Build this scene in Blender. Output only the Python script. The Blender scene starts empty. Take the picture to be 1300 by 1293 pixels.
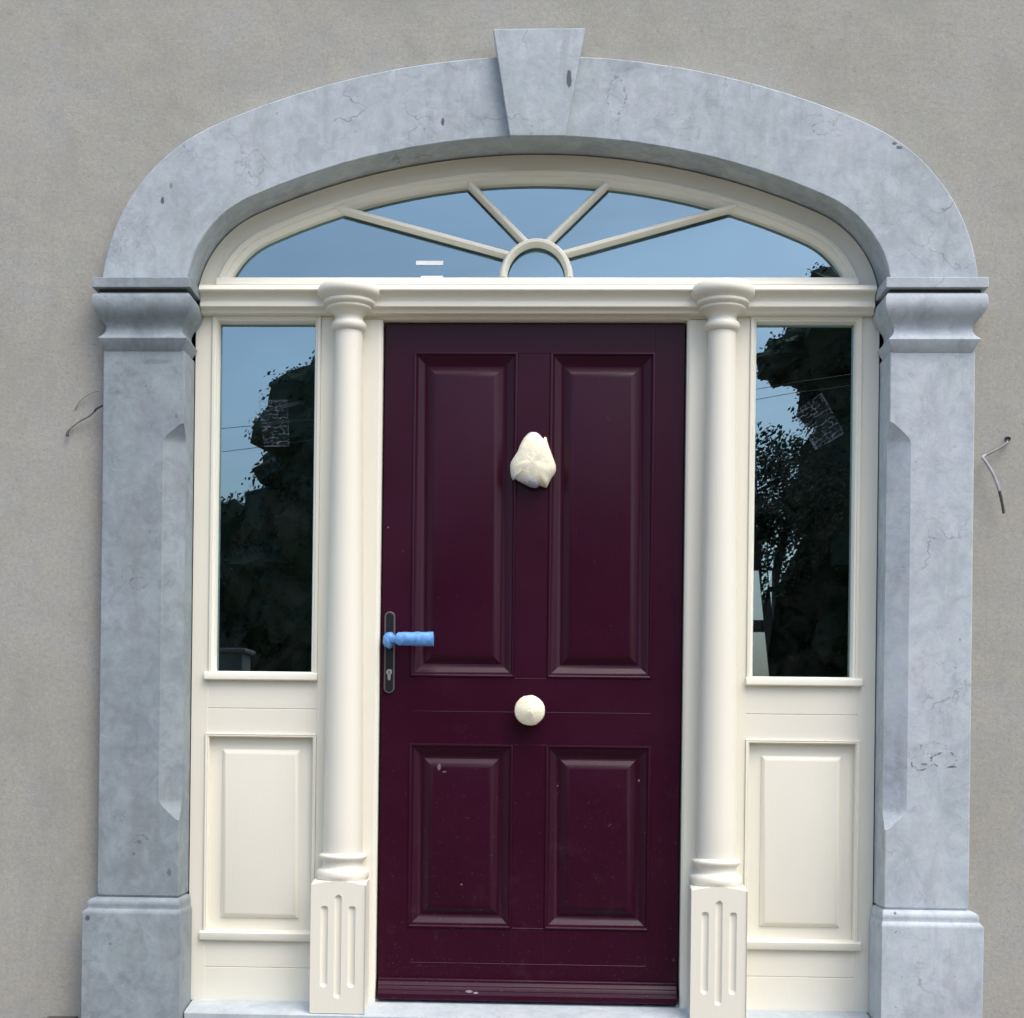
import bpy, bmesh, math, random
from mathutils import Vector, Matrix, noise
R = math.radians
random.seed(7)
scene = bpy.context.scene
col = scene.collection

# ------------------------------------------------------------------ camera
cd = bpy.data.cameras.new("camera"); cam = bpy.data.objects.new("camera", cd); col.objects.link(cam)
cd.sensor_width = 36.0; cd.lens = 1900 / 1300 * 36; cd.shift_x = (650 - 598.5) / 1300; cd.shift_y = (935.7 - 646.5) / 1300
cd.clip_end = 500; cd.clip_start = 0.05
cam.matrix_world = (Matrix.Translation((0, -4.6, 0.8114)) @ Matrix.Rotation(0.038986, 4, 'Z')
                    @ Matrix.Rotation(R(90), 4, 'X') @ Matrix.Rotation(0.0119054, 4, 'Z'))
scene.camera = cam

# ------------------------------------------------------------------ light
SUN_EL, SUN_AZ = R(60), R(138)          # azimuth clockwise from +Y: to the right, in front of the facade
w = bpy.data.worlds.new("World"); scene.world = w; w.use_nodes = True
nt = w.node_tree
sky = nt.nodes.new('ShaderNodeTexSky'); sky.sky_type = 'NISHITA'; sky.sun_disc = False
sky.sun_elevation = SUN_EL; sky.sun_rotation = SUN_AZ
sky.air_density = 1.0; sky.dust_density = 3.5; sky.ozone_density = 0.8
# thin uneven overcast: the sky is broken a little by soft cloud
tc = nt.nodes.new('ShaderNodeTexCoord'); mp = nt.nodes.new('ShaderNodeMapping'); mp.inputs['Scale'].default_value = (1.0, 1.0, 3.2)
cn = nt.nodes.new('ShaderNodeTexNoise'); cn.inputs['Scale'].default_value = 3.4; cn.inputs['Detail'].default_value = 6; cn.inputs['Distortion'].default_value = 0.6
cr = nt.nodes.new('ShaderNodeMapRange'); cr.inputs[1].default_value = 0.3; cr.inputs[2].default_value = 0.7; cr.inputs[3].default_value = 0.86; cr.inputs[4].default_value = 1.16
cm = nt.nodes.new('ShaderNodeVectorMath'); cm.operation = 'MULTIPLY'
nt.links.new(tc.outputs['Generated'], mp.inputs[0]); nt.links.new(mp.outputs[0], cn.inputs['Vector']); nt.links.new(cn.outputs[0], cr.inputs[0])
nt.links.new(sky.outputs[0], cm.inputs[0]); nt.links.new(cr.outputs[0], cm.inputs[1])
nt.links.new(cm.outputs[0], nt.nodes['Background'].inputs[0])
nt.nodes['Background'].inputs[1].default_value = 0.15
ld = bpy.data.lights.new("sun", 'SUN'); ld.energy = 1.0; ld.angle = R(48); ld.color = (1.0, 0.97, 0.92)
sun = bpy.data.objects.new("sun", ld); col.objects.link(sun); sun.location = (4, -8, 9)
d = Vector((math.sin(SUN_AZ) * math.cos(SUN_EL), math.cos(SUN_AZ) * math.cos(SUN_EL), math.sin(SUN_EL)))
sun.rotation_euler = d.to_track_quat('Z', 'Y').to_euler()
vs = scene.view_settings
vs.view_transform = 'Standard'; vs.look = 'None'; vs.gamma = 1.0; vs.exposure = 0.87; vs.use_curve_mapping = False

# ------------------------------------------------------------------ material helpers
class NT:
    def __init__(s, name):
        s.m = bpy.data.materials.new(name); s.m.use_nodes = True
        s.t = s.m.node_tree; s.b = s.t.nodes['Principled BSDF']
        s.pos = s.t.nodes.new('ShaderNodeNewGeometry').outputs['Position']
    def set(s, node, k, v):
        inp = node.inputs[k]
        if isinstance(v, bpy.types.NodeSocket): s.t.links.new(v, inp)
        else: inp.default_value = v
    def node(s, typ, ins={}, **props):
        n = s.t.nodes.new(typ)
        for k, v in props.items(): setattr(n, k, v)
        for k, v in ins.items(): s.set(n, k, v)
        return n
    def noise(s, scale, detail=4, rough=0.5, dist=0.0, vec=None, out='Fac'):
        return s.node('ShaderNodeTexNoise', {'Vector': vec or s.pos, 'Scale': scale, 'Detail': detail, 'Roughness': rough, 'Distortion': dist}).outputs[out]
    def math(s, op, a, b=0.0, clamp=False):
        return s.node('ShaderNodeMath', {0: a, 1: b}, operation=op, use_clamp=clamp).outputs[0]
    def vmath(s, op, a, b):
        return s.node('ShaderNodeVectorMath', {0: a, 1: b}, operation=op).outputs[0]
    def ramp(s, fac, lo, hi, a=0.0, b=1.0):
        return s.node('ShaderNodeMapRange', {0: fac, 1: lo, 2: hi, 3: a, 4: b}).outputs[0]
    def mix(s, fac, a, b, blend='MIX'):
        n = s.t.nodes.new('ShaderNodeMix'); n.data_type = 'RGBA'; n.blend_type = blend
        s.set(n, 0, fac)
        for k, v in ((6, a), (7, b)): s.set(n, k, v if isinstance(v, bpy.types.NodeSocket) else (*v, 1.0))
        return n.outputs[2]
    def stretch(s, sx, sy, sz): return s.vmath('MULTIPLY', s.pos, (sx, sy, sz))
    def veins(s, scale, width, wob, seed=(0, 0, 0)):
        p = s.vmath('ADD', s.pos, seed)
        nz = s.noise(3.1, 5, 0.6, vec=p, out='Color')
        q = s.vmath('ADD', p, s.vmath('MULTIPLY', nz, (wob, wob, wob)))
        v = s.node('ShaderNodeTexVoronoi', {'Vector': q, 'Scale': scale}, feature='DISTANCE_TO_EDGE').outputs['Distance']
        return s.ramp(v, 0.0, width, 1.0, 0.0)
    def mark(s, x, z, rx, rz, wob=0.3):
        q = s.vmath('MULTIPLY', s.vmath('SUBTRACT', s.pos, (x, 0, z)), (1 / rx, 0, 1 / rz))
        L = s.node('ShaderNodeVectorMath', {0: q}, operation='LENGTH').outputs['Value']
        L = s.math('ADD', L, s.math('MULTIPLY', s.math('SUBTRACT', s.noise(0.45 / min(rx, rz), 3), 0.5), wob * 2))
        return s.ramp(L, 0.75, 1.1, 1.0, 0.0)
    def ring(s, x, z, rx, rz):
        q = s.vmath('MULTIPLY', s.vmath('SUBTRACT', s.pos, (x, 0, z)), (1 / rx, 0, 1 / rz))
        L = s.node('ShaderNodeVectorMath', {0: q}, operation='LENGTH').outputs['Value']
        L = s.math('ADD', L, s.math('MULTIPLY', s.math('SUBTRACT', s.noise(0.55 / min(rx, rz), 4, 0.65), 0.5), 1.1))
        e = s.ramp(s.math('ABSOLUTE', s.math('SUBTRACT', L, 0.9)), 0.03, 0.13, 1, 0)
        return s.math('MULTIPLY', e, s.ramp(s.noise(95, 3), 0.46, 0.6))
    def bump(s, h, strength, dist=0.01, prev=None):
        n = s.node('ShaderNodeBump', {'Height': h, 'Strength': strength, 'Distance': dist})
        if prev is not None: s.t.links.new(prev, n.inputs['Normal'])
        return n.outputs[0]
    def out(s, color=None, rough=None, normal=None, **kw):
        if color is not None: s.set(s.b, 'Base Color', color if isinstance(color, bpy.types.NodeSocket) else (*color, 1))
        if rough is not None: s.set(s.b, 'Roughness', rough)
        if normal is not None: s.set(s.b, 'Normal', normal)
        for k, v in kw.items(): s.set(s.b, k.replace('_', ' '), v)
        return s.m

def m_stucco():
    s = NT('render_coat')
    big = s.noise(2.2, 5, 0.6, 0.6); mid = s.noise(9, 5, 0.65); fine = s.noise(160, 3, 0.7); grit = s.noise(420, 2, 0.6)
    c = s.mix(s.ramp(big, 0.36, 0.64), (0.345, 0.345, 0.302), (0.385, 0.390, 0.374))
    c = s.mix(s.ramp(mid, 0.40, 0.62), c, s.mix(0.55, c, (0.42, 0.402, 0.330)))
    grn = s.ramp(s.noise(85, 5, 0.8), 0.38, 0.64, 0.0, 0.52)
    c = s.mix(grn, c, (0.27, 0.265, 0.245))
    c = s.mix(s.ramp(s.noise(130, 3, 0.7, vec=s.vmath('ADD', s.pos, (4, 4, 4))), 0.58, 0.72, 0, 0.35), c, (0.52, 0.51, 0.47))
    coarse = s.noise(38, 5, 0.75, vec=s.vmath('ADD', s.pos, (2, 7, 1)))
    c = s.mix(s.ramp(coarse, 0.42, 0.30, 0, 0.45), c, (0.25, 0.245, 0.225))
    c = s.mix(s.ramp(coarse, 0.56, 0.70, 0, 0.35), c, (0.47, 0.46, 0.42))
    stain = s.math('MULTIPLY', s.ramp(s.noise(3.5, 6, 0.7, 1.0, vec=s.stretch(1.4, 1, .6)), 0.52, 0.70), 0.28)
    c = s.mix(stain, c, (0.245, 0.245, 0.235))
    spk = s.ramp(s.noise(75, 3, 0.6), 0.60, 0.72, 0, 0.38)
    c = s.mix(spk, c, (0.19, 0.18, 0.165))
    h = s.math('ADD', s.math('MULTIPLY', fine, 0.6), s.math('MULTIPLY', grit, 0.35))
    n = s.bump(mid, 0.10, 0.02); n = s.bump(h, 0.45, 0.003, n)
    return s.out(c, 0.95, n, Specular_IOR_Level=0.15)

def m_stone(name, light, dark, dirt, marks=(), seed=(0, 0, 0), vein=0.5):
    s = NT(name)
    p = s.vmath('ADD', s.pos, seed)
    big = s.noise(3.0, 6, 0.62, 0.8, vec=p); mid = s.noise(13, 6, 0.65, 0.5, vec=p); fine = s.noise(170, 4, 0.7, vec=p)
    streak = s.noise(7, 5, 0.6, 0.4, vec=s.vmath('MULTIPLY', p, (2.2, 2.2, 0.55)))
    c = s.mix(s.ramp(big, 0.36, 0.62), tuple(v * .92 for v in dark), light)
    c = s.mix(s.ramp(mid, 0.44, 0.68, 0, 0.6), c, s.mix(0.5, c, tuple(min(.62, v * 1.35) for v in light)))
    hue = s.noise(5.5, 4, 0.6, 0.5, vec=s.vmath('ADD', p, (9, 4, 1)))
    c = s.mix(s.ramp(hue, 0.42, 0.60, 0, 0.5), c, s.mix(0.5, c, (light[0] * .96, light[1] * 1.04, light[2] * .93)))
    smudge = s.math('MULTIPLY', s.ramp(s.noise(11, 6, 0.72, 0.9, vec=s.vmath('ADD', p, (3, 2, 8))), 0.50, 0.70), s.ramp(s.noise(2.2, 3, vec=p), 0.42, 0.6))
    c = s.mix(s.math('MULTIPLY', smudge, 0.42 + dirt * 0.5), c, tuple(v * .62 for v in dark))
    cloud = s.noise(19, 5, 0.7, 0.7, vec=s.vmath('ADD', p, (1, 6, 5)))
    c = s.mix(s.ramp(cloud, 0.50, 0.66, 0, 0.45), c, tuple(min(.64, v * 1.22) for v in light))
    c = s.mix(s.ramp(cloud, 0.46, 0.34, 0, 0.40), c, tuple(v * .78 for v in dark))
    hair = s.math('MULTIPLY', s.veins(11.0, 0.018, 0.5, (seed[0] + 6, 4, 4)), s.ramp(s.noise(5.2, 3, vec=s.vmath('ADD', p, (2, 2, 2))), 0.53, 0.63, 0, 0.4))
    c = s.mix(hair, c, tuple(v * .5 for v in dark))
    c = s.mix(s.ramp(streak, 0.52, 0.75, 0, dirt), c, (0.20, 0.205, 0.215))
    blot = s.math('MULTIPLY', s.ramp(s.noise(24, 5, 0.7, 0.5, vec=p), 0.60, 0.74), s.ramp(big, 0.45, 0.62))
    c = s.mix(s.math('MULTIPLY', blot, 0.35 + dirt * 0.4), c, (0.19, 0.20, 0.22))
    v1 = s.math('MULTIPLY', s.veins(3.2, 0.012, 0.45, seed), s.ramp(s.noise(3.6, 3, vec=p), 0.50, 0.66, 0, vein))
    c = s.mix(v1, c, (0.20, 0.205, 0.23))
    v2 = s.math('MULTIPLY', s.veins(7.0, 0.02, 0.3, (seed[0] + 3, 1, 2)), s.ramp(s.noise(2.7, 3, vec=p), 0.52, 0.7, 0, vein * 0.5))
    c = s.mix(v2, c, (0.55, 0.57, 0.60))
    c = s.mix(s.ramp(fine, 0.3, 0.75, 0.0, 0.16), c, (0.25, 0.26, 0.28))
    pit = s.ramp(s.noise(58, 2, 0.5, vec=p), 0.735, 0.775, 0, 0.6)
    c = s.mix(pit, c, (0.12, 0.12, 0.13))
    for (x, z, rx, rz, k) in marks:
        c = s.mix(s.math('MULTIPLY', s.mark(x, z, rx, rz, .45) if k < 2 else s.ring(x, z, rx, rz), k % 2), c, (0.07, 0.075, 0.085))
    h = s.math('ADD', s.math('MULTIPLY', mid, 0.7), s.math('MULTIPLY', fine, 0.35))
    n = s.bump(h, 0.35, 0.004)
    return s.out(c, s.ramp(mid, 0.3, 0.7, 0.55, 0.8), n, Specular_IOR_Level=0.35)

def m_paint(name, base, rough=0.38):
    s = NT(name)
    big = s.noise(2.5, 4); fine = s.noise(260, 3)
    grain = s.noise(30, 4, 0.6, vec=s.stretch(6, 6, 0.25))
    c = s.mix(s.ramp(big, 0.35, 0.65, 0, 0.35), base, tuple(v * 0.95 for v in base))
    spk = s.ramp(s.noise(120, 2), 0.755, 0.79, 0, 0.35)
    c = s.mix(spk, c, (0.42, 0.38, 0.32))
    n = s.bump(grain, 0.11, 0.004); n = s.bump(fine, 0.05, 0.002, n)
    return s.out(c, s.ramp(s.noise(9, 4), 0.3, 0.7, rough - 0.05, rough + 0.1), n, Specular_IOR_Level=0.4)

def m_door():
    s = NT('plum_door_skin')
    grain = s.noise(42, 5, 0.7, 0.6, vec=s.stretch(5, 5, 0.35)); fine = s.noise(300, 2)
    cloud = s.noise(3, 5, 0.6)
    c = s.mix(s.ramp(cloud, 0.35, 0.68), (0.0270, 0.0010, 0.0108), (0.0310, 0.0013, 0.0132))
    low = s.ramp(s.node('ShaderNodeSeparateXYZ', {0: s.pos}).outputs[2], 0.0, 1.0, 0.55, 0.1)
    dust = s.math('MULTIPLY', s.ramp(s.noise(150, 3, 0.6), 0.655, 0.74), low)
    spot = s.math('MULTIPLY', s.ramp(s.noise(62, 2, 0.5), 0.735, 0.765), low)
    c = s.mix(spot, c, (0.20, 0.13, 0.17))
    c = s.mix(dust, c, (0.16, 0.11, 0.13))
    smear = s.math('MULTIPLY', s.ramp(s.noise(14, 5, 0.7), 0.58, 0.8, 0, 0.28), low)
    c = s.mix(smear, c, (0.11, 0.075, 0.09))
    for (x, z, rx, rz, k) in ((-0.285, 0.715, 0.006, 0.010, .3), (-0.268, 0.70, 0.007, 0.003, .25), (0.345, 0.68, 0.003, 0.004, .5), (-0.21, 0.345, .003, .003, .5), (0.09, 0.66, .0025, .0025, .4), (-0.455, 1.47, .002, .003, .5), (-0.18, 0.013, .012, .0035, .7), (-0.160, 0.009, .008, .003, .7)):
        c = s.mix(s.math('MULTIPLY', s.mark(x, z, rx, rz, 0.5), k), c, (0.42, 0.34, 0.38))
    n = s.bump(grain, 0.10, 0.003); n = s.bump(fine, 0.05, 0.001, n)
    return s.out(c, s.ramp(cloud, 0.3, 0.7, 0.28, 0.36), n, Specular_IOR_Level=0.24)

def m_simple(name, c, rough=0.5, metal=0.0, bump=0.0, scale=60, var=0.15, spec=0.5):
    s = NT(name)
    f = s.noise(scale, 4, 0.6)
    cc = s.mix(s.ramp(f, 0.3, 0.7), tuple(v * (1 - var) for v in c), tuple(min(1, v * (1 + var)) for v in c))
    n = s.bump(f, bump, 0.004) if bump else None
    return s.out(cc, rough, n, Metallic=metal, Specular_IOR_Level=spec)

def m_glass(name, refl, tint, gcol=(0.80, 0.93, 1.0)):
    s = NT(name); t = s.t
    tr = s.node('ShaderNodeBsdfTransparent', {'Color': (*tint, 1)})
    wav = s.noise(1.6, 2, 0.4)
    gl = s.node('ShaderNodeBsdfGlossy', {'Color': (*gcol, 1), 'Roughness': 0.0, 'Normal': s.bump(wav, 0.05, 0.02)})
    fr = s.node('ShaderNodeFresnel', {'IOR': 1.5}).outputs[0]
    fac = s.math('ADD', s.math('MULTIPLY', fr, 1.2), refl - 0.048, clamp=True)
    mx = s.node('ShaderNodeMixShader', {0: fac, 1: tr.outputs[0], 2: gl.outputs[0]})
    film = s.math('ADD', s.ramp(s.noise(7, 6, 0.7, 1.2), 0.42, 0.75, 0.0, 0.018), s.ramp(s.noise(240, 2), 0.70, 0.76, 0, 0.05))
    df = s.node('ShaderNodeBsdfDiffuse', {'Color': (0.46, 0.49, 0.52, 1)})
    mx = s.node('ShaderNodeMixShader', {0: film, 1: mx.outputs[0], 2: df.outputs[0]})
    t.links.new(mx.outputs[0], t.nodes['Material Output'].inputs[0])
    return s.m

def m_film(name, ang, ox, oz, strength, hu, hv):
    """clear sticker film with faint pale scribbled lines"""
    s = NT(name); t = s.t
    ca, sa = math.cos(ang), math.sin(ang)
    q = s.vmath('SUBTRACT', s.pos, (ox, 0, oz))
    sp = s.node('ShaderNodeSeparateXYZ', {0: q}).outputs
    u = s.math('ADD', s.math('MULTIPLY', sp[0], ca), s.math('MULTIPLY', sp[2], sa))
    v = s.math('ADD', s.math('MULTIPLY', sp[0], -sa), s.math('MULTIPLY', sp[2], ca))
    uv = s.node('ShaderNodeCombineXYZ', {0: u, 1: v, 2: 0.0}).outputs[0]
    wob = s.noise(28, 3, 0.6, vec=uv)
    ph = s.math('FRACT', s.math('ADD', s.math('MULTIPLY', v, 78.0), s.math('MULTIPLY', wob, 2.6)))
    l1 = s.ramp(s.math('ABSOLUTE', s.math('SUBTRACT', ph, 0.5)), 0.05, 0.17, 1, 0)
    l1 = s.math('MULTIPLY', l1, s.ramp(s.noise(30, 3, vec=s.vmath('MULTIPLY', uv, (0.7, 2.2, 1))), 0.42, 0.54))
    ph2 = s.math('FRACT', s.math('ADD', s.math('MULTIPLY', u, 52.0), s.math('MULTIPLY', s.noise(22, 3, 0.6, vec=s.vmath('ADD', uv, (3, 3, 0))), 4.0)))
    l2 = s.ramp(s.math('ABSOLUTE', s.math('SUBTRACT', ph2, 0.5)), 0.04, 0.12, 1, 0)
    l2 = s.math('MULTIPLY', l2, s.ramp(s.noise(40, 3, vec=s.vmath('ADD', uv, (8, 1, 0))), 0.48, 0.56))
    edge = s.math('MAXIMUM', s.math('DIVIDE', s.math('ABSOLUTE', u), hu), s.math('DIVIDE', s.math('ABSOLUTE', v), hv))
    l3 = s.math('MULTIPLY', s.ramp(edge, 0.93, 0.965), s.ramp(s.noise(25, 2), 0.35, 0.55))
    f = s.math('MAXIMUM', s.math('MAXIMUM', l1, s.math('MULTIPLY', l2, 0.8)), s.math('MULTIPLY', l3, 0.8))
    f = s.math('MULTIPLY', s.math('ADD', f, 0.05), strength)
    tr = s.node('ShaderNodeBsdfTransparent', {})
    df = s.node('ShaderNodeBsdfDiffuse', {'Color': (0.30, 0.36, 0.43, 1)})
    mx = s.node('ShaderNodeMixShader', {0: f, 1: tr.outputs[0], 2: df.outputs[0]})
    t.links.new(mx.outputs[0], t.nodes['Material Output'].inputs[0])
    return s.m

CREAM = (0.80, 0.782, 0.672)
M = dict(
    stucco=m_stucco(),
    stone_l=m_stone('limestone_weathered', (0.275, 0.322, 0.350), (0.208, 0.25, 0.278), 0.55, seed=(2.3, 0, 1.1),
                    marks=((-1.342, 0.245, .007, .009, .9), (-1.19, .485, .024, .014, 2.7), (-1.195, .478, .010, .004, .5), (-1.10, .385, .007, .012, .55), (-1.21, .44, .004, .005, .6), (-1.255, .55, .02, .01, 2.6), (-1.095, 1.785, .004, .008, .45), (-1.24, 1.30, .02, .026, 2.4), (-1.205, 1.27, .03, .020, 2.45), (-1.16, 1.95, .05, .008, .3))),
    stone_r=m_stone('limestone_pale', (0.462, 0.520, 0.578), (0.372, 0.424, 0.476), 0.38, seed=(7.7, 0, 4.2), vein=0.95,
                    marks=((1.178, .752, .034, .026, 2.8), (1.245, .758, .040, .024, 2.85), (1.215, .792, .045, .020, 2.5), (1.185, .745, .010, .0035, .7), (1.268, .738, .013, .0035, .8), (1.10, .298, .004, .004, .8))),
    stone_a=m_stone('limestone_arch', (0.426, 0.480, 0.526), (0.344, 0.397, 0.438), 0.36, seed=(1.7, 0, 8.8), vein=0.9,
                    marks=((-0.287, 2.683, .006, .013, .9), (-1.146, 2.445, .006, .011, .9), (0.094, 2.796, .008, .028, .9), (1.09, 2.60, .010, .006, .8), (1.075, 2.612, .008, .005, .8), (-1.12, 2.49, .006, .01, .5), (0.86, 2.66, .035, .022, 2.45), (0.24, 2.76, .03, .06, 2.5), (-0.86, 2.56, .03, .05, 2.35))),
    stone_s=m_stone('sill_stone', (0.47, 0.53, 0.58), (0.42, 0.475, 0.52), 0.10, seed=(5, 0, 5)),
    cream=m_paint('cream_paint', CREAM),
    door=m_door(),
    glass=m_glass('window_glass', 0.35, (0.70, 0.73, 0.73), (0.63, 0.865, 0.955)),
    backglass=m_glass('back_window_glass', 0.10, (0.8, 0.84, 0.83)),
    blue=m_simple('blue_film', (0.13, 0.34, 0.74), 0.38, bump=0.35, scale=90, var=0.25),
    foam=m_simple('yellowed_foam', (0.87, 0.83, 0.64), 0.8, bump=0.4, scale=110, var=0.06, spec=0.2),
    tape=m_simple('white_tape', (0.80, 0.82, 0.86), 0.35, bump=0.3, scale=120, var=0.1),
    tape_grey=m_simple('grey_tape', (0.50, 0.54, 0.64), 0.35, bump=0.3, scale=120, var=0.2),
    black=m_simple('black_metal', (0.012, 0.013, 0.014), 0.3, scale=80),
    rim=m_simple('worn_grey_rim', (0.20, 0.18, 0.19), 0.35, metal=0.6, scale=80),
    steel=m_simple('steel', (0.62, 0.62, 0.62), 0.3, metal=0.85, scale=90),
    white=m_simple('reflection_strip', (0.95, 0.96, 0.96), 0.5, var=0.01),  # near-white colour standing in for lights reflected in the fanlight
    cable_w=m_simple('grey_white_cable', (0.36, 0.37, 0.385), 0.65, var=0.15),
    cable_m=m_simple('grey_cable', (0.21, 0.20, 0.21), 0.5, var=0.2),
    cable_d=m_simple('dark_cable', (0.055, 0.055, 0.055), 0.5, var=0.2),
    cable_p=m_simple('dusty_cable', (0.27, 0.262, 0.24), 0.7, var=0.2),
    bark=m_simple('bark', (0.07, 0.055, 0.04), 0.9, bump=0.6, scale=14),
    leaf=m_simple('leaf', (0.032, 0.050, 0.020), 0.55, scale=1.3, var=0.4, spec=0.3),
    leaf2=m_simple('leaf_light', (0.045, 0.062, 0.028), 0.55, scale=1.3, var=0.4, spec=0.3),
    ground=m_simple('gravelly_concrete', (0.155, 0.135, 0.108), 0.9, bump=0.5, scale=9, var=0.15, spec=0.2),
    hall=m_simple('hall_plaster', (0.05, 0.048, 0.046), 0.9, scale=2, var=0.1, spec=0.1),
    wood=m_simple('dark_wood', (0.03, 0.022, 0.017), 0.6, scale=20, var=0.3),
    pier=m_simple('pier_render', (0.12, 0.13, 0.12), 0.9, bump=0.4, scale=20, var=0.1),
    slate=m_simple('dark_slate', (0.075, 0.062, 0.058), 0.7, bump=0.5, scale=50),
    sealant=m_simple('dark_joint', (0.05, 0.048, 0.045), 0.9, scale=50),
)
M['film_r'] = m_film('film_print_pale', R(35.2), 0.892, 1.811, 0.13, .0535, .073)
M['film_l'] = m_film('film_print_faint', R(3), -.821, 1.798, 0.12, .046, .074)

# ------------------------------------------------------------------ object helpers
def props(o, label=None, cat=None, group=None, kind=None):
    for k, v in (('label', label), ('category', cat), ('group', group), ('kind', kind)):
        if v: o[k] = v
    if cat and not kind: o['kind'] = 'thing'
    return o
def empty(name, loc, label, cat, group=None):
    o = bpy.data.objects.new(name, None); col.objects.link(o); o.location = loc; o.empty_display_size = 0.1
    return props(o, label, cat, group)
def wloc(o):
    v = Vector((0, 0, 0))
    while o: v += o.location; o = o.parent
    return v
class MB:
    def __init__(s): s.v = []; s.f = []; s.mi = []
    def add(s, verts, faces, mi=0):
        b = len(s.v); s.v += [tuple(p) for p in verts]; s.f += [tuple(b + i for i in f) for f in faces]; s.mi += [mi] * len(faces)
        return s
    def box(s, x0, x1, y0, y1, z0, z1, mi=0):
        v = [(x, y, z) for x in (x0, x1) for y in (y0, y1) for z in (z0, z1)]
        return s.add(v, [(0, 1, 3, 2), (4, 6, 7, 5), (0, 4, 5, 1), (2, 3, 7, 6), (0, 2, 6, 4), (1, 5, 7, 3)], mi)
    def loft(s, rings, closed=True, cap0=False, cap1=False, mi=0):
        n = len(rings[0]); v = [p for r in rings for p in r]; f = []
        for i in range(len(rings) - 1):
            for j in range(n if closed else n - 1):
                k = (j + 1) % n
                f.append((i * n + j, i * n + k, (i + 1) * n + k, (i + 1) * n + j))
        if cap0: f.append(tuple(range(n - 1, -1, -1)))
        if cap1: f.append(tuple((len(rings) - 1) * n + j for j in range(n)))
        return s.add(v, f, mi)
    def rect(s, x0, x1, z0, z1, prof, cap=True, mi=0):
        """nested rectangles in the facade plane; prof = [(inset, y)...]"""
        rings = [[(x0 + i, y, z0 + i), (x1 - i, y, z0 + i), (x1 - i, y, z1 - i), (x0 + i, y, z1 - i)] for i, y in prof]
        return s.loft(rings, True, False, cap, mi)
    def extrude_x(s, x0, x1, prof, mi=0):
        a = [(x0, y, z) for y, z in prof]; b = [(x1, y, z) for y, z in prof]
        return s.loft([a, b], True, True, True, mi)
    def lathe(s, cx, cy, prof, n=48, mi=0, cap0=True, cap1=True):
        rings = [[(cx + r * math.cos(2 * math.pi * k / n), cy + r * math.sin(2 * math.pi * k / n), z) for k in range(n)] for r, z in prof]
        return s.loft(rings, True, cap0, cap1, mi)
    def tube(s, pts, rad, n=8, mi=0):
        pts = [Vector(p) for p in pts]; rings = []
        for i, p in enumerate(pts):
            t = (pts[min(i + 1, len(pts) - 1)] - pts[max(i - 1, 0)]).normalized()
            a = t.cross(Vector((0.13, 1, 0.07))).normalized(); b = t.cross(a)
            r = rad[i] if isinstance(rad, (list, tuple)) else rad
            rings.append([tuple(p + r * (math.cos(2 * math.pi * k / n) * a + math.sin(2 * math.pi * k / n) * b)) for k in range(n)])
        return s.loft(rings, True, True, True, mi)
    def build(s, name, mats, parent=None, smooth=35, bevel=0.0, seg=2, loc=None, wobble=None):
        me = bpy.data.meshes.new(name)
        base = wloc(parent) if parent else Vector(loc or (0, 0, 0))
        me.from_pydata([tuple(Vector(p) - base) for p in s.v], [], s.f)
        if not isinstance(mats, (list, tuple)): mats = [mats]
        for m in mats: me.materials.append(m)
        for p, i in zip(me.polygons, s.mi): p.material_index = i
        bm = bmesh.new(); bm.from_mesh(me)
        bmesh.ops.remove_doubles(bm, verts=bm.verts, dist=1e-5)
        bmesh.ops.recalc_face_normals(bm, faces=bm.faces)
        bm.to_mesh(me); bm.free()
        if smooth:
            for p in me.polygons: p.use_smooth = True
            me.set_sharp_from_angle(angle=R(smooth))
        o = bpy.data.objects.new(name, me); col.objects.link(o)
        if parent: o.parent = parent
        else: o.location = base
        if bevel:
            b = o.modifiers.new('bevel', 'BEVEL'); b.width = bevel; b.segments = seg; b.limit_method = 'ANGLE'; b.angle_limit = R(40)
            b.harden_normals = False
        return o

def spline(pts, n):
    """Catmull-Rom through pts"""
    P = [Vector(p) for p in pts]; P = [2 * P[0] - P[1]] + P + [2 * P[-1] - P[-2]]; out = []
    for i in range(1, len(P) - 2):
        for k in range(n):
            t = k / n; a, b, c, e = P[i - 1:i + 3]
            out.append(0.5 * ((2 * b) + (c - a) * t + (2 * a - 5 * b + 4 * c - e) * t * t + (3 * b - a - 3 * c + e) * t ** 3))
    out.append(P[-2]); return out

def arch(a, z0, zc, r, zs, n=64, off=0.0):
    """half of a three-centred arch, points (x>=0) from springing height zs up to the crown"""
    h = zc - z0; k = ((a - r) ** 2 - (h - r) ** 2) / (2 * (h - r)); Rb = k + h
    a0 = math.atan2(k, a - r)
    c = (a - r, z0); r2 = r + off; R2 = Rb + off
    s = (zs - z0) / r2
    t0 = math.asin(max(-1, min(1, s))) if abs(s) < 1 else 0
    L1 = max(0.0, (a0 - t0)) * r2; L2 = (math.pi / 2 - a0) * R2; pts = []
    for i in range(n + 1):
        u = (L1 + L2) * i / n
        if u <= L1: t = t0 + u / r2; pts.append((c[0] + r2 * math.cos(t), c[1] + r2 * math.sin(t)))
        else: t = a0 + (u - L1) / R2; pts.append((R2 * math.cos(t), z0 - k + R2 * math.sin(t)))
    return pts
OUT = (1.3329, 2.1487, 2.8831, 0.5767); INN = (1.071, 2.1547, 2.6381, 0.3277); GL = (0.979, 2.1547, 2.5490, 0.235)
def full(half): return half + [(-x, z) for x, z in reversed(half[:-1])]      # right spring -> crown -> left spring

GZ = -0.10       # ground level at the wall foot
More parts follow.
